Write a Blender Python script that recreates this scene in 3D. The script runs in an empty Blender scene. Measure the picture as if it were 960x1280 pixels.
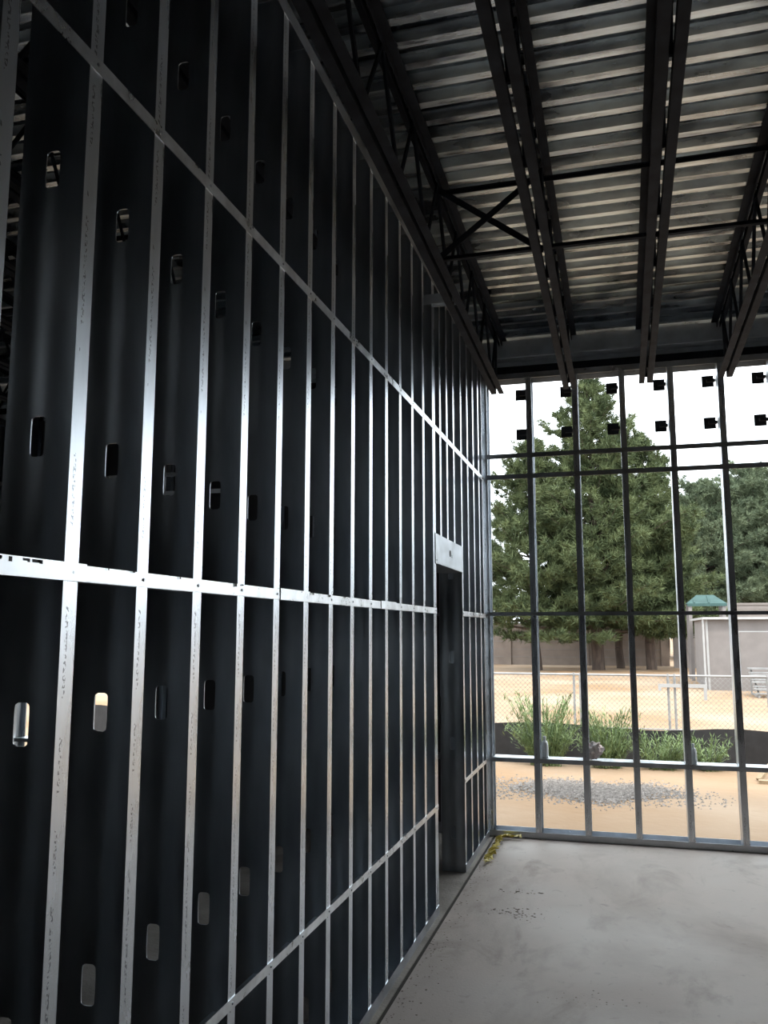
import bpy, math, random
import numpy as np
from mathutils import Vector, Matrix
random.seed(7); rng=np.random.default_rng(7)
scene=bpy.context.scene
scene.view_settings.view_transform='Standard'
scene.view_settings.look='None'

# ---------------------------------------------------------------- materials
def mat(name, col, rough=.6, metal=0.0, var=.15, vscale=5.0, stretch=(1,1,1), rvar=0.0, bump=0.0, bscale=40, col2=None, detail=6, spec=None, bdist=.02):
    m=bpy.data.materials.new(name); m.use_nodes=True
    nt=m.node_tree; b=nt.nodes['Principled BSDF']
    tc=nt.nodes.new('ShaderNodeTexCoord'); mp=nt.nodes.new('ShaderNodeMapping'); mp.inputs['Scale'].default_value=stretch
    nt.links.new(tc.outputs['Object'],mp.inputs[0])
    n=nt.nodes.new('ShaderNodeTexNoise'); n.inputs['Scale'].default_value=vscale; n.inputs['Detail'].default_value=detail
    nt.links.new(mp.outputs[0],n.inputs['Vector'])
    r=nt.nodes.new('ShaderNodeValToRGB')
    c=np.array(col); a=c*(1-var); d=np.array(col2) if col2 is not None else c*(1+var)
    r.color_ramp.elements[0].color=(*a,1); r.color_ramp.elements[1].color=(*np.minimum(d,1),1)
    r.color_ramp.elements[0].position=.35; r.color_ramp.elements[1].position=.65
    nt.links.new(n.outputs[0],r.inputs[0]); nt.links.new(r.outputs[0],b.inputs['Base Color'])
    b.inputs['Roughness'].default_value=rough; b.inputs['Metallic'].default_value=metal
    if spec is not None: b.inputs['Specular IOR Level'].default_value=spec
    if rvar:
        mr=nt.nodes.new('ShaderNodeMapRange'); mr.inputs[3].default_value=rough-rvar; mr.inputs[4].default_value=rough+rvar
        mr.inputs[1].default_value=.3; mr.inputs[2].default_value=.7
        nt.links.new(n.outputs[0],mr.inputs[0]); nt.links.new(mr.outputs[0],b.inputs['Roughness'])
    if bump:
        n2=nt.nodes.new('ShaderNodeTexNoise'); n2.inputs['Scale'].default_value=bscale; n2.inputs['Detail'].default_value=5
        nt.links.new(tc.outputs['Object'],n2.inputs['Vector'])
        bp=nt.nodes.new('ShaderNodeBump'); bp.inputs['Strength'].default_value=bump; bp.inputs['Distance'].default_value=bdist
        nt.links.new(n2.outputs[0],bp.inputs['Height']); nt.links.new(bp.outputs[0],b.inputs['Normal'])
    return m
def mnode(nt,op,a,bv=None):
    k=nt.nodes.new('ShaderNodeMath'); k.operation=op
    for i,v in enumerate((a,bv)):
        if v is None: continue
        if isinstance(v,(int,float)): k.inputs[i].default_value=v
        else: nt.links.new(v,k.inputs[i])
    return k.outputs[0]

def lit_flange_mat():
    m=mat('galvanised_flange_lit',(.68,.72,.77),.30,1.0,.16,6,(1,1,.25),rvar=.08)  # same steel as the web; window light painted in as a brighter colour
    nt=m.node_tree; b=nt.nodes['Principled BSDF']
    src=b.inputs['Base Color'].links[0].from_socket
    tc=nt.nodes.new('ShaderNodeTexCoord'); sp=nt.nodes.new('ShaderNodeSeparateXYZ'); nt.links.new(tc.outputs['Object'],sp.inputs[0])
    math_=lambda op,a,bv=None: mnode(nt,op,a,bv)
    dy=math_('ABSOLUTE',math_('SUBTRACT',sp.outputs[1],.018),None)
    band=math_('LESS_THAN',dy,.0045)
    front=math_('GREATER_THAN',sp.outputs[0],-.002)
    mp=nt.nodes.new('ShaderNodeMapping'); nt.links.new(tc.outputs['Object'],mp.inputs[0]); mp.inputs['Scale'].default_value=(1,1.0,.8)
    n=nt.nodes.new('ShaderNodeTexNoise'); n.inputs['Scale'].default_value=170; nt.links.new(mp.outputs[0],n.inputs['Vector'])
    n3=nt.nodes.new('ShaderNodeTexNoise'); n3.inputs['Scale'].default_value=3.5; nt.links.new(tc.outputs['Object'],n3.inputs['Vector'])
    k=math_('MULTIPLY',math_('GREATER_THAN',n.outputs[0],.54),math_('GREATER_THAN',n3.outputs[0],.48))
    k=math_('MULTIPLY',k,math_('MULTIPLY',band,front)); k=math_('MULTIPLY',k,.7)
    mx=nt.nodes.new('ShaderNodeMixRGB'); nt.links.new(k,mx.inputs[0]); nt.links.new(src,mx.inputs[1]); mx.inputs[2].default_value=(.06,.065,.08,1)
    nt.links.new(mx.outputs[0],b.inputs['Base Color'])
    return m
def shaded_web_mat():
    m=mat('galvanised_web_shaded',(.43,.465,.50),.35,1.0,.30,5,(1,1,.3),rvar=.08)  # same steel as the flange; shade between studs painted in as darker colour
    nt=m.node_tree; b=nt.nodes['Principled BSDF']
    tc=nt.nodes.new('ShaderNodeTexCoord'); sp=nt.nodes.new('ShaderNodeSeparateXYZ'); nt.links.new(tc.outputs['Object'],sp.inputs[0])
    s=mnode(nt,'SINE',mnode(nt,'MULTIPLY',sp.outputs[0],2*math.pi/.085))
    mp=nt.nodes.new('ShaderNodeMapping'); mp.inputs['Scale'].default_value=(1,1,.35); nt.links.new(tc.outputs['Object'],mp.inputs[0])
    n=nt.nodes.new('ShaderNodeTexNoise'); n.inputs['Scale'].default_value=4; n.inputs['Detail'].default_value=1; nt.links.new(mp.outputs[0],n.inputs['Vector'])
    h=mnode(nt,'ADD',mnode(nt,'MULTIPLY',s,.05),n.outputs[0])
    bp=nt.nodes.new('ShaderNodeBump'); bp.inputs['Strength'].default_value=1; bp.inputs['Distance'].default_value=.02
    nt.links.new(h,bp.inputs['Height']); nt.links.new(bp.outputs[0],b.inputs['Normal'])
    return m
def conc_mat():
    m=mat('concrete_slab',(.43,.37,.33),.6,0,.10,1.1,rvar=.14,bump=.2,bscale=70,detail=10,bdist=.004)
    nt=m.node_tree; b=nt.nodes['Principled BSDF']; src=b.inputs['Base Color'].links[0].from_socket
    tc=nt.nodes.new('ShaderNodeTexCoord')
    def stain(scale,lo,hi,col,fac,stretch,src):
        mp=nt.nodes.new('ShaderNodeMapping'); mp.inputs['Scale'].default_value=stretch; nt.links.new(tc.outputs['Object'],mp.inputs[0])
        n=nt.nodes.new('ShaderNodeTexNoise'); n.inputs['Scale'].default_value=scale; n.inputs['Detail'].default_value=9; n.inputs['Roughness'].default_value=.65
        n.inputs['Distortion'].default_value=.6
        nt.links.new(mp.outputs[0],n.inputs['Vector'])
        mr=nt.nodes.new('ShaderNodeMapRange'); mr.inputs[1].default_value=lo; mr.inputs[2].default_value=hi; mr.inputs[4].default_value=fac
        nt.links.new(n.outputs[0],mr.inputs[0])
        mx=nt.nodes.new('ShaderNodeMixRGB'); nt.links.new(mr.outputs[0],mx.inputs[0]); nt.links.new(src,mx.inputs[1]); mx.inputs[2].default_value=(*col,1)
        return mx.outputs[0]
    s=stain(.9,.48,.66,(.21,.17,.14),.5,(1,.6,1),src)
    s=stain(2.6,.54,.68,(.18,.135,.105),.6,(1,.5,1),s)
    s=stain(14,.60,.72,(.16,.13,.11),.5,(1,1,1),s)
    nt.links.new(s,b.inputs['Base Color'])
    return m

M={}
M['stud']=shaded_web_mat()
M['flange']=lit_flange_mat()
M['galv']=mat('galvanised_track',(.50,.53,.57),.35,1,.12,9,rvar=.08)
M['strap']=mat('galvanised_strap',(.74,.77,.80),.33,.95,.14,14,rvar=.08)
M['dull']=mat('dull_galvanised_channel',(.80,.85,.90),.6,.1,.1,9)
M['deck']=mat('galvanised_deck',(.58,.635,.72),.29,1,.5,5,(.5,3,1),rvar=.13)
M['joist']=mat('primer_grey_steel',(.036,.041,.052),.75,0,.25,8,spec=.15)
M['conc']=conc_mat()
M['conc2']=mat('concrete_strip',(.26,.23,.205),.75,0,.3,3,bump=.3,bscale=50)
M['joint']=mat('joint_filler',(.03,.025,.02),.9)
M['gyp']=mat('wall_sheathing',(.17,.17,.175),.85,0,.06)
M['clip']=mat('black_clip_plate',(.015,.016,.02),.6)
M['dirt']=mat('dirt_ground',(.275,.175,.10),.95,0,.16,.30,col2=(.31,.235,.17),bump=.6,bscale=6,detail=12,spec=.1)
M['gravel']=mat('gravel_grey',(.22,.20,.185),.95,0,.4,25,spec=.1)
M['bark']=mat('pine_bark',(.07,.05,.04),.95,0,.3,6,(1,1,.3))
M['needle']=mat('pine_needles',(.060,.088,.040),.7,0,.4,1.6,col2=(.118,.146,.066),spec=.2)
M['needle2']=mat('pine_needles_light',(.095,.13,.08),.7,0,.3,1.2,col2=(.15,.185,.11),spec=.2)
M['weed']=mat('weed_leaves',(.15,.22,.09),.7,0,.35,5,col2=(.24,.32,.15),spec=.2)
M['silt']=mat('silt_fence_fabric',(.012,.012,.014),.7,0,.3,10)
M['fence']=mat('chainlink_wire',(.24,.24,.24),.5,.3)
M['block']=mat('block_wall_tan',(.20,.16,.135),.9,0,.1,2)
M['block2']=mat('block_wall_grey',(.20,.18,.17),.9,0,.08,2)
M['shed']=mat('shed_wall_paint',(.16,.145,.14),.85,0,.06,3)
M['white']=mat('white_trim',(.30,.30,.30),.7,0,.05)
M['teal']=mat('teal_metal_roof',(.035,.070,.066),.7,0,.15,3,spec=.2)
M['yellow']=mat('yellow_caution_tape',(.62,.50,.08),.5,0,.2)
M['bottle']=mat('white_plastic',(.75,.78,.78),.4,0,.05)
M['rag']=mat('stained_rag',(.88,.84,.82),.9,0,.04,9,col2=(.88,.70,.66))
M['wood']=mat('lumber',(.28,.21,.13),.8,0,.15,6,(6,6,1))
M['crumb']=mat('dirt_crumbs',(.12,.095,.075),.95)

# ---------------------------------------------------------------- mesh builder
class MB:
    def __init__(s): s.v=[]; s.f=[]; s.m=[]
    def quad(s,p,mi=0):
        n=len(s.v); s.v+= [tuple(q) for q in p]; s.f.append(tuple(range(n,n+len(p)))); s.m.append(mi)
    def box(s,a,b,mi=0):
        x0,y0,z0=a; x1,y1,z1=b; n=len(s.v)
        s.v+=[(x0,y0,z0),(x1,y0,z0),(x1,y1,z0),(x0,y1,z0),(x0,y0,z1),(x1,y0,z1),(x1,y1,z1),(x0,y1,z1)]
        for f in ((0,3,2,1),(4,5,6,7),(0,1,5,4),(1,2,6,5),(2,3,7,6),(3,0,4,7)):
            s.f.append(tuple(n+i for i in f)); s.m.append(mi)
    def bar(s,p,q,w,h,mi=0,up=(0,0,1)):
        p=Vector(p); q=Vector(q); d=(q-p).normalized(); u=Vector(up)
        if abs(d.dot(u))>.98: u=Vector((1,0,0))
        r=d.cross(u).normalized(); u=r.cross(d).normalized(); n=len(s.v)
        for e in (p,q):
            for a,b in ((-1,-1),(1,-1),(1,1),(-1,1)): s.v.append(tuple(e+r*a*w/2+u*b*h/2))
        for f in ((0,1,2,3),(7,6,5,4),(0,4,5,1),(1,5,6,2),(2,6,7,3),(3,7,4,0)):
            s.f.append(tuple(n+i for i in f)); s.m.append(mi)
    def rod(s,p,q,r0,r1=None,k=8,mi=0):
        r1=r0 if r1 is None else r1
        p=Vector(p); q=Vector(q); d=(q-p).normalized(); u=Vector((0,0,1))
        if abs(d.z)>.95: u=Vector((1,0,0))
        r=d.cross(u).normalized(); u=r.cross(d); n=len(s.v)
        for e,R in ((p,r0),(q,r1)):
            for i in range(k):
                a=2*math.pi*i/k; s.v.append(tuple(e+(r*math.cos(a)+u*math.sin(a))*R))
        for i in range(k):
            j=(i+1)%k; s.f.append((n+i,n+j,n+k+j,n+k+i)); s.m.append(mi)
        s.f.append(tuple(n+i for i in range(k))[::-1]); s.m.append(mi)
        s.f.append(tuple(n+k+i for i in range(k))); s.m.append(mi)
    def mesh(s,name,mats):
        me=bpy.data.meshes.new(name); me.from_pydata(s.v,[],s.f)
        for m in mats: me.materials.append(m)
        me.polygons.foreach_set('material_index',s.m); me.update(); return me
    def obj(s,name,mats,parent=None):
        o=bpy.data.objects.new(name,s.mesh(name,mats)); scene.collection.objects.link(o)
        if parent: o.parent=parent
        return o
def empty(name,loc=(0,0,0)):
    e=bpy.data.objects.new(name,None); e.location=loc; e.empty_display_size=.2; scene.collection.objects.link(e); return e

# ---------------------------------------------------------------- C stud with punch-outs
DEP=.165; FL=.048
def stud_mesh(name,z0,z1,holes,depth=DEP,fl=FL,lip=.014):
    b=MB()
    hz=[h for h in holes if z0+.1<h<z1-.1]
    cuts=[z0]
    for h in hz: cuts+= [h-.08,h+.08]
    cuts.append(z1)
    for i in range(0,len(cuts),2):
        b.quad([(0,0,cuts[i]),(-depth,0,cuts[i]),(-depth,0,cuts[i+1]),(0,0,cuts[i+1])])
    cx=-depth/2
    for h in hz:
        W=.018; H=.044
        angs=sorted([2*math.pi*i/28 for i in range(28)]+[math.atan2(sz*.08,sx*depth/2)%(2*math.pi) for sx in(-1,1) for sz in (-1,1)]+[math.atan2(sz*H,sx*W)%(2*math.pi) for sx in(-1,1) for sz in (-1,1)])
        inn=[];out=[]
        for a in angs:
            c,s_=math.cos(a),math.sin(a)
            t=1/((abs(c)/W)**7+(abs(s_)/H)**7)**(1/7)
            inn.append((cx+c*t,0,h+s_*t))
            t=min((depth/2)/max(abs(c),1e-6),.08/max(abs(s_),1e-6))
            out.append((cx+c*t,0,h+s_*t))
        n=len(angs)
        for i in range(n):
            j=(i+1)%n; b.quad([out[i],out[j],inn[j],inn[i]])
            a_=inn[i]; c_=inn[j]
            b.quad([a_,c_,(c_[0],.003,c_[2]),(a_[0],.003,a_[2])],0)
    for x in (0,-depth):
        b.quad([(x,0,z0),(x,fl,z0),(x,fl,z1),(x,0,z1)],1)
        sx=-lip if x==0 else lip
        b.quad([(x,fl,z0),(x+sx,fl,z0),(x+sx,fl,z1),(x,fl,z1)],0)
        b.quad([(x+sx,fl,z0),(x+sx,fl-.002,z0),(x+sx,fl-.002,z1),(x+sx,fl,z1)],0)
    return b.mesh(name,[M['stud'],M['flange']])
HOLES=[.26,.86,1.46,2.06,2.67,3.27]
def put(me,name,loc,parent,rotz=0):
    o=bpy.data.objects.new(name,me); o.location=loc; o.rotation_euler=(0,0,rotz); scene.collection.objects.link(o); o.parent=parent; return o
def c_track(b,p,q,zb,up,wdir,depth=DEP,t=.003,h=.045,mi=0):
    (x0,y0),(x1,y1)=p,q
    bx0,bx1=sorted((x0,x1)) ; by0,by1=sorted((y0,y1))
    z0,z1=(zb,zb+h) if up else (zb-h,zb)
    zp=(zb,zb+t) if up else (zb-t,zb)
    b.box((bx0,by0,zp[0]),(bx1,by1,zp[1]),mi)
    if wdir=='x':
        b.box((bx0-t,by0,z0),(bx0,by1,z1),mi); b.box((bx1,by0,z0),(bx1+t,by1,z1),mi)
    else:
        b.box((bx0,by0-t,z0),(bx1,by0,z1),mi); b.box((bx0,by1,z0),(bx1,by1+t,z1),mi)

# ---------------------------------------------------------------- LEFT WALL
WX=-1.107; TOP=3.94; FY=7.15
wl=empty('wall_left')
full=stud_mesh('stud_full',.004,TOP-.004,HOLES)
SP=.2755
ys=[1.51+SP*n for n in range(-13,14) if 1.51+SP*n<5.12]
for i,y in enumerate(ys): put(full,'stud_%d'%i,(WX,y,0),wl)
D0,D1=5.17,6.06; HD=2.06
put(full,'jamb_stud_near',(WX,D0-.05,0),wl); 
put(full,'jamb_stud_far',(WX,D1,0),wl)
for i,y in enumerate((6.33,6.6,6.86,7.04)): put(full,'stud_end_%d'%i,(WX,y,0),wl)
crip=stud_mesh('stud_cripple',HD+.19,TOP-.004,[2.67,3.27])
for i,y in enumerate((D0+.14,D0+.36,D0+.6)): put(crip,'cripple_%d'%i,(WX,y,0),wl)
b=MB()
c_track(b,(WX-DEP,-3),(WX,D0),0,True,'x',h=.05)
c_track(b,(WX-DEP,D1),(WX,FY-.02),0,True,'x',h=.05)
c_track(b,(WX-DEP,-3),(WX,FY-.02),TOP,False,'x',h=.06)
b.box((WX-DEP-.004,D0,HD),(WX+.004,D1,HD+.004)); b.box((WX,D0-.03,HD),(WX+.004,D1+.03,HD+.19)); b.box((WX-DEP-.004,D0-.03,HD),(WX-DEP,D1+.03,HD+.19))
b.box((WX-DEP,D0,HD+.18),(WX,D1,HD+.184))
b.obj('tracks_and_header',[M['galv']],wl)
b=MB()
t=.0022
def strap(y0,y1,z,h=.038,off=.0005):
    b.box((WX+off,y0,z-h/2),(WX+off+t,y1,z+h/2))
for a,c in ((-3,D0),(D1,FY-.02)):
    strap(a,c,1.77,.034); strap(a,c,.605,.030)
strap(-3,FY-.02,2.925,.036)
for y in (1.30,2.66,3.9):
    b.box((WX+.003,y,1.752),(WX+.0055,y+.28,1.79))
allst=ys+[D0-.05,D1,6.33,6.6,6.86,7.04]
for y in allst:
    for z in (1.77,.605,2.925): b.rod((WX+.002,y+.025,z),(WX+.006,y+.025,z),.0045,.0035,6,1)
allst2=sorted(allst)
for i in range(len(allst2)-1):
    y0=allst2[i]+.003; y1=allst2[i+1]-.002
    if y0>=D0-.06 and y1<=D1+.01: continue
    b.box((WX-.045,y0+.048,.588),(WX-.001,y1,.5905)); b.box((WX-.04,y0+.048,1.752),(WX-.001,y1,1.7545))
b.obj('flat_straps',[M['strap'],M['galv']],wl)
b=MB()
for k in range(46):
    y=random.uniform(.9,1.5) if k<36 else random.uniform(1.55,3.6); w_=random.uniform(.004,.02); hgt=random.uniform(.003,.009)
    b.box((WX+.0056,y,1.787-hgt),(WX+.0062,y+w_,1.7875))
b.obj('strap_smudges',[M['clip']],wl)
b=MB(); b.rod((WX+.004,5.6,HD+.1),(WX+.007,5.6,HD+.1),.022,k=14); b.obj('header_knockout',[M['clip']],wl)

b=MB(); b.box((-1.32,5.08,3.775),(-.93,5.14,3.78)); b.box((-1.32,5.08,3.715),(-.93,5.083,3.775)); b.box((-1.32,5.137,3.715),(-.93,5.14,3.775))
b.obj('channel_stub',[M['dull']],wl)

# ---------------------------------------------------------------- FAR WALL
wf=empty('wall_far')
FTOP=3.85
farst=stud_mesh('stud_far',.004,FTOP-.004,[])
xs=[-.735+.386*k for k in range(-17,16)]
for i,x in enumerate(xs):
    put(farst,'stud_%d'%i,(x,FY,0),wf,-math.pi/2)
b=MB()
c_track(b,(-7.4,FY),(5.3,FY+DEP),0,True,'y',h=.05)
c_track(b,(-7.4,FY),(5.3,FY+DEP),FTOP,False,'y',h=.05)
for z,h in ((3.125,.04),(2.945,.04),(1.785,.03),(.605,.035)):
    b.box((-7.4,FY-.0035,z-h/2),(5.3,FY-.0005,z+h/2))
    for i in range(len(xs)-1):
        x0=xs[i]+.052; x1=xs[i+1]-.002
        if z in (.605,): b.box((x0,FY+.001,z+.014),(x1,FY+DEP-.002,z+.0165))
        else: b.box((x0,FY+.001,z-.002),(x1,FY+.04,z+.001))
b.obj('tracks_and_rails',[M['galv']],wf)
b=MB()
for x in xs:
    for z in (3.70,3.345):
        b.box((x-.105,FY+DEP+.003,z-.048),(x-.012,FY+DEP+.009,z+.048))
        b.box((x-.07,FY+DEP-.03,z-.012),(x-.003,FY+DEP+.003,z+.012))
        for dx in (-.085,-.035): b.rod((x+dx,FY+DEP-.004,z+.03),(x+dx,FY+DEP+.004,z+.03),.006,k=6)
b.obj('clip_plates',[M['clip']],wf)
b=MB(); ys0=FY+DEP+.012; ys1=ys0+.02
b.box((-7.4,ys0,0),(-6.3,ys1,FTOP)); b.box((-4.4,ys0,0),(-1.30,ys1,FTOP)); b.box((-6.3,ys0,2.3),(-4.4,ys1,FTOP))
b.obj('sheathing',[M['gyp']],wf)

# ---------------------------------------------------------------- floor
b=MB(); b.box((-1.055,-4,-.3),(5.3,FY+.22,0)); fl=b.obj('floor',[M['conc']])
b=MB(); b.box((-7.4,-4,-.3),(-1.075,FY+.22,0)); b.obj('floor_strip',[M['conc2']],fl)
b=MB(); b.box((-1.076,-4,-.3),(-1.054,FY+.2,-.006)); b.obj('joint',[M['joint']],fl)

# ---------------------------------------------------------------- ceiling deck
SL=.03
def zdeck(y): return 4.2+SL*(7.5-y)
b=MB(); X0,X1=-7.6,5.5
prof=[]
y=-4.2
while y<7.75:
    for dy,dz in ((0,0),(.045,0),(.055,.052),(.14,.052)):
        prof.append((y+dy,zdeck(y+dy)+dz))
    y+=.15
prof.append((y,zdeck(y)))
NX=4
for i in range(len(prof)-1):
    for k in range(NX):
        xa=X0+(X1-X0)*k/NX; xb=X0+(X1-X0)*(k+1)/NX
        b.quad([(xa,prof[i][0],prof[i][1]),(xa,prof[i+1][0],prof[i+1][1]),(xb,prof[i+1][0],prof[i+1][1]),(xb,prof[i][0],prof[i][1])])
ceil=b.obj('ceiling',[M['deck']])
b=MB(); b.box((X0,-4.2,4.64),(X1,7.8,4.7)); b.obj('roof_insulation',[M['gyp']],ceil)
b=MB()
b.box((-7.4,FY+.12,FTOP+.002),(5.3,FY+.16,3.95),1)
b.box((-7.4,FY+.15,3.95),(5.3,FY+.17,4.20),0)
b.box((-7.4,FY+.02,4.0),(5.3,FY+.15,4.006),0)
b.obj('trim_1',[M['dull'],M['joist']])

# ---------------------------------------------------------------- joists
def zb(y): return 3.65+SL*(7.05-y)
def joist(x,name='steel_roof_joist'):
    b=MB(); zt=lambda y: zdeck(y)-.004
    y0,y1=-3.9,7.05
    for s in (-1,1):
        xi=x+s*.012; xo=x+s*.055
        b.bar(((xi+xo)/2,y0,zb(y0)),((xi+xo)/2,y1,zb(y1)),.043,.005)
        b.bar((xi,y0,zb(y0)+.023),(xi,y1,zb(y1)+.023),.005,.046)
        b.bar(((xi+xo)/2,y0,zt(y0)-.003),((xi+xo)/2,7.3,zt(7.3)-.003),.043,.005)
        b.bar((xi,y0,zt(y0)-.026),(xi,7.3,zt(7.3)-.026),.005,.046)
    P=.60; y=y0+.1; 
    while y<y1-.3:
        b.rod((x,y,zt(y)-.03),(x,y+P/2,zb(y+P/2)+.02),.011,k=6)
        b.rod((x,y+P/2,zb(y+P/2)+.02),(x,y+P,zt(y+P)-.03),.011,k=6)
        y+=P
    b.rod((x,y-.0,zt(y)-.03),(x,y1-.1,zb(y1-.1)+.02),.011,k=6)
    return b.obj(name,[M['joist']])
JX=[-.96+.605*k for k in range(-10,11)]
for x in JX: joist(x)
def bridging(XA,XB,cross):
    b=MB()
    for yb in (4.6,1.4):
        b.bar((XA,yb,zb(yb)+.05),(XB,yb,zb(yb)+.05),.028,.005); b.bar((XA,yb,zb(yb)+.06),(XB,yb,zb(yb)+.06),.005,.028)
        b.bar((XA,yb+.05,zdeck(yb)-.06),(XB,yb+.05,zdeck(yb)-.06),.028,.005); b.bar((XA,yb+.05,zdeck(yb)-.07),(XB,yb+.05,zdeck(yb)-.07),.005,.028)
        if cross:
            xa,xb=-.96,-.355
            b.bar((xa,yb-.02,zb(yb)+.05),(xb,yb-.02,zdeck(yb)-.06),.005,.036); b.bar((xa,yb+.02,zdeck(yb)-.06),(xb,yb+.02,zb(yb)+.05),.005,.036)
    b.obj('joist_bridging',[M['joist']])
bridging(-.98,5.28,True); bridging(-7.2,-1.5,False)

# ---------------------------------------------------------------- other walls (off camera)
b=MB(); b.box((-7.4,-4.1,0),(5.3,-4,4.55)); b.obj('wall_back',[M['gyp']])
b=MB(); b.box((5.3,-4.1,0),(5.4,FY+.2,4.25)); b.obj('wall_right',[M['gyp']])
b=MB(); b.box((-7.5,-4.1,0),(-7.4,FY+.2,4.25)); b.obj('wall_side',[M['gyp']])

# ---------------------------------------------------------------- outdoors
GZ=-.15
b=MB(); 
b.quad([(-150,FY+.22,GZ),(150,FY+.22,GZ),(150,200,GZ),(-150,200,GZ)])
b.quad([(-150,-60,GZ),(-7.4,-60,GZ),(-7.4,FY+.22,GZ),(-150,FY+.22,GZ)])
b.obj('ground',[M['dirt']])

def gravel(name,cx,cy,rx,ry,n,h=.08):
    b=MB()
    for _ in range(n):
        r=abs(random.gauss(0,.6)); a=random.random()*6.283
        if r>1.5: continue
        x=cx+rx*r*math.cos(a); y=cy+ry*r*math.sin(a)+.12*math.sin(x*5); z=GZ+max(h*(1-r*r),0)*.3
        s=random.uniform(.010,.024); 
        pts=[(x+s*random.uniform(.7,1.2)*math.cos(q),y+s*random.uniform(.7,1.2)*math.sin(q),z-.003) for q in (0,1.57,3.14,4.71)]
        t_=(x+random.uniform(-.3,.3)*s,y+random.uniform(-.3,.3)*s,z+s*random.uniform(.4,.8))
        for i in range(4): b.quad([pts[i],pts[(i+1)%4],t_])
    return b.obj(name,[M['gravel']])
gravel('gravel_pile',-.40,10.2,1.0,.65,8500)
gravel('gravel_pile',-2.2,10.75,.7,.45,2200)

b=MB(); YS=12.6
prev=None
for i in range(61):
    x=-9+i*.35; y=YS+.06*math.sin(i*1.3)+.02*x; z=GZ+.46+.03*math.sin(i*.9)-.012*x
    if prev: b.quad([(prev[0],prev[1],GZ-.02),(x,y,GZ-.02),(x,y,z),prev]); b.quad([prev,(x,y,z),(x,y+.03,z-.01),(prev[0],prev[1]+.03,prev[2]-.01)])
    if i%4==0: b.box((x-.02,y+.0,GZ-.02),(x+.02,y+.04,z+.1))
    prev=(x,y,z)
b.obj('silt_fence',[M['silt']])

b=MB(); YF=16.0; zt=.86; x0,x1=-9.,12.
hh=zt-GZ
n=int((x1-x0)/.085)
for i in range(n):
    xa=x0+i*.085
    for s in (-1,1):
        xb=xa+s*hh
        b.quad([(xa-.0035,YF,GZ),(xa+.0035,YF,GZ),(xb+.0035,YF+.002*s,zt),(xb-.0035,YF+.002*s,zt)])
for x in np.arange(x0,x1,1.62):
    b.rod((x,YF+.02,GZ-.1),(x,YF+.02,zt+.03),.022,k=8); b.rod((x+.11,YF+.02,GZ-.1),(x+.11,YF+.02,zt+.03),.022,k=8)
b.rod((x0,YF+.02,zt),(x1,YF+.02,zt),.022,k=6); b.rod((x0,YF+.02,GZ+.08),(x1,YF+.02,GZ+.08),.014,k=6)
b.obj('chain_link_fence',[M['fence']])
b=MB(); b.box((.55,YF-.06,.66),(1.35,YF-.03,.72)); b.box((1.3,YF-.07,.45),(1.35,YF-.03,.66)); b.box((.55,YF-.07,.6),(.6,YF-.03,.66))
b.obj('fence_sign_board',[M['white']])

def bwall(name,xa,xb,y,z,m):
    b=MB(); b.box((xa,y,GZ),(xb,y+.25,z)); b.box((xa-.03,y-.04,z),(xb+.03,y+.29,z+.1),1)
    x=xa
    while x<=xb: b.box((x-.2,y-.08,GZ),(x+.2,y+.3,z+.12)); x+=4
    k=GZ+.4
    while k<z: b.box((xa,y-.012,k),(xb,y,k+.03),1); k+=.4
    return b.obj(name,[m,M['block2']])
bwall('block_wall',-22,2.0,46,1.95,M['block'])
bwall('block_wall',2.5,4.3,44,2.1,M['block2'])
bwall('block_wall',4.9,30,44,2.85,M['block2'])

b=MB(); sx0,sx1,sy0,sy1=2.45,9.5,28,32.6; st=1.98
b.box((sx0,sy0,GZ),(sx1,sy1,st)); b.box((sx0-.12,sy0-.2,st),(sx1+.2,sy1+.2,st+.07),1)
b.box((sx0-.02,sy0-.03,GZ),(sx0+.04,sy0,st),1)
for x in (3.35,5.4,7.4):
    b.box((x,sy0-.03,GZ),(x+1.3,sy0-.01,st-.35),1); b.box((x+.03,sy0-.06,GZ),(x+1.27,sy0-.025,st-.38),0)
b.rod((sx0-.1,sy0-.1,GZ),(sx0-.1,sy0-.1,st),.03,k=8,mi=1)
b.obj('storage_shed',[M['shed'],M['white']])
b=MB(); b.box((6.5,68,GZ),(45,76,3.7)); b.box((6.3,67.8,3.7),(45,76.2,3.95),1)
for x in range(8,43,4): b.box((x,67.95,1.2),(x+1.6,68,2.4),1)
b.obj('school_building',[M['block2'],M['white']])
def pav(cx,cy,w,z0,z1):
    b=MB(); a=[(cx-w,cy-w,z0),(cx+w,cy-w,z0),(cx+w,cy+w,z0),(cx-w,cy+w,z0)]; t=[(cx-.3,cy,z1),(cx+.3,cy,z1)]
    b.quad([a[0],a[1],t[1],t[0]]); b.quad([a[1],a[2],t[1]]); b.quad([a[2],a[3],t[0],t[1]]); b.quad([a[3],a[0],t[0]]); b.quad(a[::-1])
    b.box((cx-w,cy-w,z0-.10),(cx+w,cy-w+.05,z0))
    for i in range(int(2*w/.5)):
        x=cx-w+.25+i*.5; f=1-abs(x-cx)/w
        b.bar((x,cy-w,z0+.02),(x,cy-w+w*f,z0+(z1-z0)*f+.02),.04,.03)
    for dx in (-1,1):
        for dy in (-1,1): b.box((cx+dx*w*.85-.06,cy+dy*w*.85-.06,GZ),(cx+dx*w*.85+.06,cy+dy*w*.85+.06,z0),1)
    return b.obj('park_pavilion',[M['teal'],M['shed']])
pav(2.95,33.65,.68,2.62,2.95); pav(-27,30,4,2.2,3.6)
b=MB(); bx=3.35; 
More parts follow.
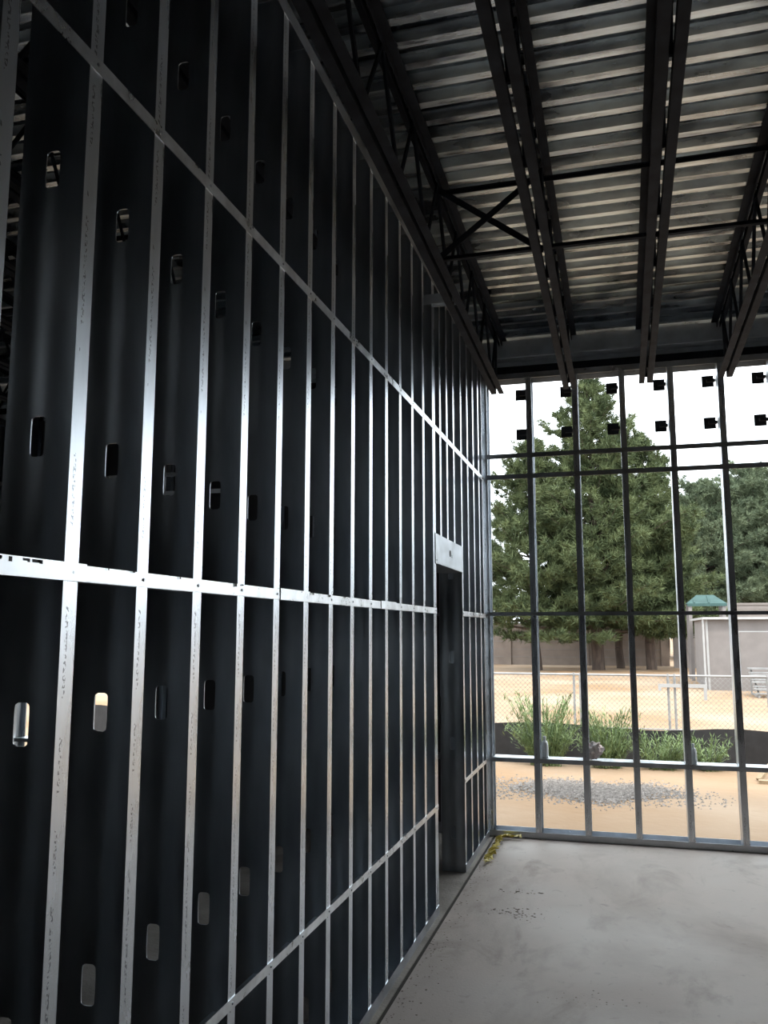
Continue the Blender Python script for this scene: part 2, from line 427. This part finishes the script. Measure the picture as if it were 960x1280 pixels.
for i in range(4):
    z=GZ+.2+i*.17; y=25.2+i*.35
    b.box((bx,y,z),(bx+3,y+.24,z+.04)); b.box((bx,y-.12,z-.1),(bx+3,y-.02,z-.07))
for x in (bx+.1,bx+1.5,bx+2.9):
    b.bar((x,25.1,GZ+.05),(x,26.6,GZ+.72),.04,.04); b.bar((x,25.1,GZ+.03),(x,26.6,GZ+.03),.04,.04); b.bar((x,26.55,GZ),(x,26.55,GZ+.72),.04,.04)
b.obj('bleachers',[M['fence']])
b=MB(); b.bar((1.5,11.4,GZ+.02),(1.95,11.75,.30),.07,.035); b.bar((1.48,11.25,GZ+.02),(2.6,11.15,GZ+.02),.09,.04); b.obj('lumber_plank',[M['wood']])

# ---------------------------------------------------------------- trees
def pine(x,y,h,R,base,seed,m,nb=150,needle=.26,lean=0,shape=1.0,pw=.85,dens=10):
    rs=np.random.default_rng(seed); r_=random.Random(seed)
    b=MB()
    n=8; pts=[(x+lean*(i/n)**2+.05*math.sin(i*2+seed),y+.05*math.cos(i*3),GZ-.1+h*.97*i/n) for i in range(n+1)]
    r0=.020*h
    for i in range(n): b.rod(pts[i],pts[i+1],r0*(1-i/n)+.02,r0*(1-(i+1)/n)+.02,8,0)
    C=[];D=[]
    for k in range(nb):
        t=(k+r_.random())/nb
        z=base+(h-base-.35)*t**.92
        prof=(min(1,(t+.20)/.30))**.6*(1-t)**pw*shape+.05
        L=R*prof*r_.uniform(.5,1.18); a=k*2.399+r_.uniform(-.4,.4)
        f=z/h; ox=x+lean*f*f
        d=np.array([math.cos(a),math.sin(a),0]); up=-.12+.65*t+r_.uniform(-.10,.16)
        p0=np.array([ox,y,GZ+z])
        def P(s): return p0+d*L*s+np.array([0,0,1])*L*(up*s+.20*s*s)
        b.rod(tuple(p0),tuple(P(.55)),.007*h*(1-t)+.012,.02,5,0)
        b.rod(tuple(P(.55)),tuple(P(1.)),.02,.008,5,0)
        side=np.array([-d[1],d[0],0])
        m_=max(5,int(L*dens))
        for q in range(m_):
            s=.34+.70*(q+r_.random())/m_
            w=L*.27*(1.15-abs(s-.7)*1.5)
            c=P(s)+side*r_.uniform(-w,w)+np.array([0,0,r_.uniform(-.06,.15)])
            for _ in range(2):
                C.append(c+rs.normal(0,.075,3)); D.append(d*.7+side*r_.uniform(-.6,.6)+np.array([0,0,.5]))
    for q in range(14):
        C.append(np.array([x+lean,y,GZ+h-.5*q/14+0])+rs.normal(0,.05,3)); D.append(np.array([0,0,1.]))
    C=np.array(C); D=np.array(D); D/=np.linalg.norm(D,axis=1)[:,None]
    K=20
    Cn=np.repeat(C,K,0); Dn=np.repeat(D,K,0)
    dirs=rs.normal(0,.55,Cn.shape)+Dn*.8; dirs/=np.linalg.norm(dirs,axis=1)[:,None]
    Ln=needle*rs.uniform(.6,1.25,(len(Cn),1)); st=Cn+rs.normal(0,.035,Cn.shape)
    sd=np.cross(dirs,rs.normal(0,1,Cn.shape)); sd/=np.linalg.norm(sd,axis=1)[:,None]
    wd=.018
    V=np.stack([st-sd*wd,st+sd*wd,st+dirs*Ln],1).reshape(-1,3)
    base_i=len(b.v); nv=len(V)//3
    b.v+= [tuple(p) for p in V]
    b.f+= [(base_i+3*i,base_i+3*i+1,base_i+3*i+2) for i in range(nv)]
    b.m+= [1]*nv
    return b.obj('pine_tree',[M['bark'],m])
pine(-1.2,40.8,13.8,5.1,1.8,1,M['needle'],190,.33,pw=.9)
pine(-3.9,40.0,10.9,3.7,1.4,2,M['needle'],135,.33,pw=.8)
pine(1.2,41.8,11.1,3.5,1.5,3,M['needle'],120,.33,pw=.85)
pine(-.2,42.9,9,3.6,1.6,9,M['needle'],60,.33)
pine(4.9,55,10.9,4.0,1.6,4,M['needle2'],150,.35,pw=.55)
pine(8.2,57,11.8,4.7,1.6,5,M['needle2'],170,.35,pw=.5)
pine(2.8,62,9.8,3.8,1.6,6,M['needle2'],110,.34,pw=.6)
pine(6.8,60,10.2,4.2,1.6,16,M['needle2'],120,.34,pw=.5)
pine(-15,50,12,5,2,7,M['needle'],100,.3)
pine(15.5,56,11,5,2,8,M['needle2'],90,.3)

# ---------------------------------------------------------------- weeds
def weed(x,y,r,h,n,seed):
    r_=random.Random(seed); b=MB()
    for i in range(n):
        a=r_.random()*6.283; q=math.sqrt(r_.random())*r*.5
        p=Vector((x+q*math.cos(a),y+q*.5*math.sin(a),GZ)); le=h*r_.uniform(.4,1.1)
        out=Vector((math.cos(a),.6*math.sin(a),0))*r*r_.uniform(.3,.9)
        K=5
        pts=[p+out*(s/K)**1.6+Vector((0,0,le*(s/K)*(1-.15*(s/K)))) for s in range(K+1)]
        for s in range(K):
            b.bar(pts[s],pts[s+1],.006,.006)
        for s in range(1,K+1):
            for _ in range(9):
                d=Vector((r_.uniform(-1,1),r_.uniform(-1,1),r_.uniform(-.1,1.2))).normalized()*r_.uniform(.05,.12)
                c=pts[s]+Vector((0,0,r_.uniform(-.12,.03))); sdv=d.cross(Vector((0,0,1))).normalized()*.006
                b.quad([c,c+d*.5+sdv,c+d,c+d*.5-sdv])
    return b.obj('weed_bush',[M['weed']])
weed(-1.08,11.95,.44,1.0,105,1); weed(-.28,11.95,.35,.86,75,2); weed(.42,12.0,.32,.52,40,3); weed(1.0,12.05,.28,.46,26,4)

# ---------------------------------------------------------------- small things
import bmesh
def rag(name,loc,s):
    bm=bmesh.new(); bmesh.ops.create_icosphere(bm,subdivisions=4,radius=1)
    from mathutils import noise
    for v in bm.verts:
        n_=noise.noise(v.co*2.1)*.45+noise.noise(v.co*5)*.2
        v.co*=1+n_; v.co.x*=1.1*s; v.co.y*=.7*s; v.co.z*=s
    zm=min(v.co.z for v in bm.verts)
    for v in bm.verts: v.co.z-=zm
    me=bpy.data.meshes.new(name); bm.to_mesh(me); me.materials.append(M['rag'])
    o=bpy.data.objects.new(name,me); o.location=loc; scene.collection.objects.link(o)
rag('crumpled_rag',(-.265,FY+.06,.622),.062)
def bottle(x,y,z,h):
    b=MB(); r=h*.17; pr=[(0,r*.9),(.05,r),(.55,r),(.72,r*.8),(.82,r*.38),(.9,r*.36),(.9,r*.45),(1,r*.45)]
    for i in range(len(pr)-1):
        b.rod((x,y,z+h*pr[i][0]),(x,y,z+h*pr[i+1][0]+1e-4),pr[i][1],pr[i+1][1],12)
    return b.obj('plastic_bottle',[M['bottle']])
bottle(-.655,FY+.08,.6225,.17); bottle(.49,FY+.08,.6225,.15)
b=MB(); prev=None
for i in range(70):
    s=i/69; x=-1.015+.02*math.sin(i*1.7)+(.16*max(0,s-.75)*4 if s>.75 else 0); y=6.25+.82*min(s/.8,1)+.02*math.sin(i*2.2); z=.014+.022*abs(math.sin(i*1.1))
    p=(x,y,z); q=(x+.026+.012*math.sin(i),y+.02,z+.014*math.cos(i*2)+.002)
    if prev: b.quad([prev[0],prev[1],q,p])
    prev=(p,q)
b.obj('yellow_caution_tape',[M['yellow']])
b=MB()
def crumb(x,y,s):
    pts=[(x+s*random.uniform(.6,1.3)*math.cos(q),y+s*random.uniform(.6,1.3)*math.sin(q),.0005) for q in (0,1.2,2.5,3.8,5)]
    t_=(x,y,s*.3)
    for i in range(5): b.quad([pts[i],pts[(i+1)%5],t_])
for _ in range(26): crumb(-.70+random.gauss(0,.07),5.72+random.gauss(0,.03),random.uniform(.004,.012))
for _ in range(60): crumb(-.68+random.gauss(0,.10),5.3+random.gauss(0,.06),random.uniform(.003,.010))
for _ in range(30): crumb(-.2+random.gauss(0,.12),4.2+random.gauss(0,.05),random.uniform(.002,.005))
for _ in range(420): crumb(-1.05+abs(random.gauss(0,.06)),random.uniform(1.5,7),random.uniform(.002,.006))
b.obj('dirt_debris',[M['crumb']])

# ---------------------------------------------------------------- light
w=bpy.data.worlds.new('World'); scene.world=w; w.use_nodes=True
nt=w.node_tree; bg=nt.nodes['Background']; bg.inputs[0].default_value=(.89,.96,1.0,1); bg.inputs[1].default_value=4.5
sun=bpy.data.lights.new('sun','SUN'); sun.energy=3.6; sun.angle=.15; sun.color=(1,.93,.82)
so=bpy.data.objects.new('sun',sun); so.rotation_euler=(math.radians(28),math.radians(22),0); scene.collection.objects.link(so)

# ---------------------------------------------------------------- camera
cam=bpy.data.cameras.new('camera'); cam.sensor_fit='VERTICAL'; cam.sensor_height=36; cam.sensor_width=27; cam.lens=36*1062/1280
co=bpy.data.objects.new('camera',cam); co.location=(0,0,1.65); co.rotation_euler=(math.radians(90+7.93),0,math.radians(15.6)); scene.collection.objects.link(co)
cam.clip_start=.05; cam.clip_end=500
scene.camera=co
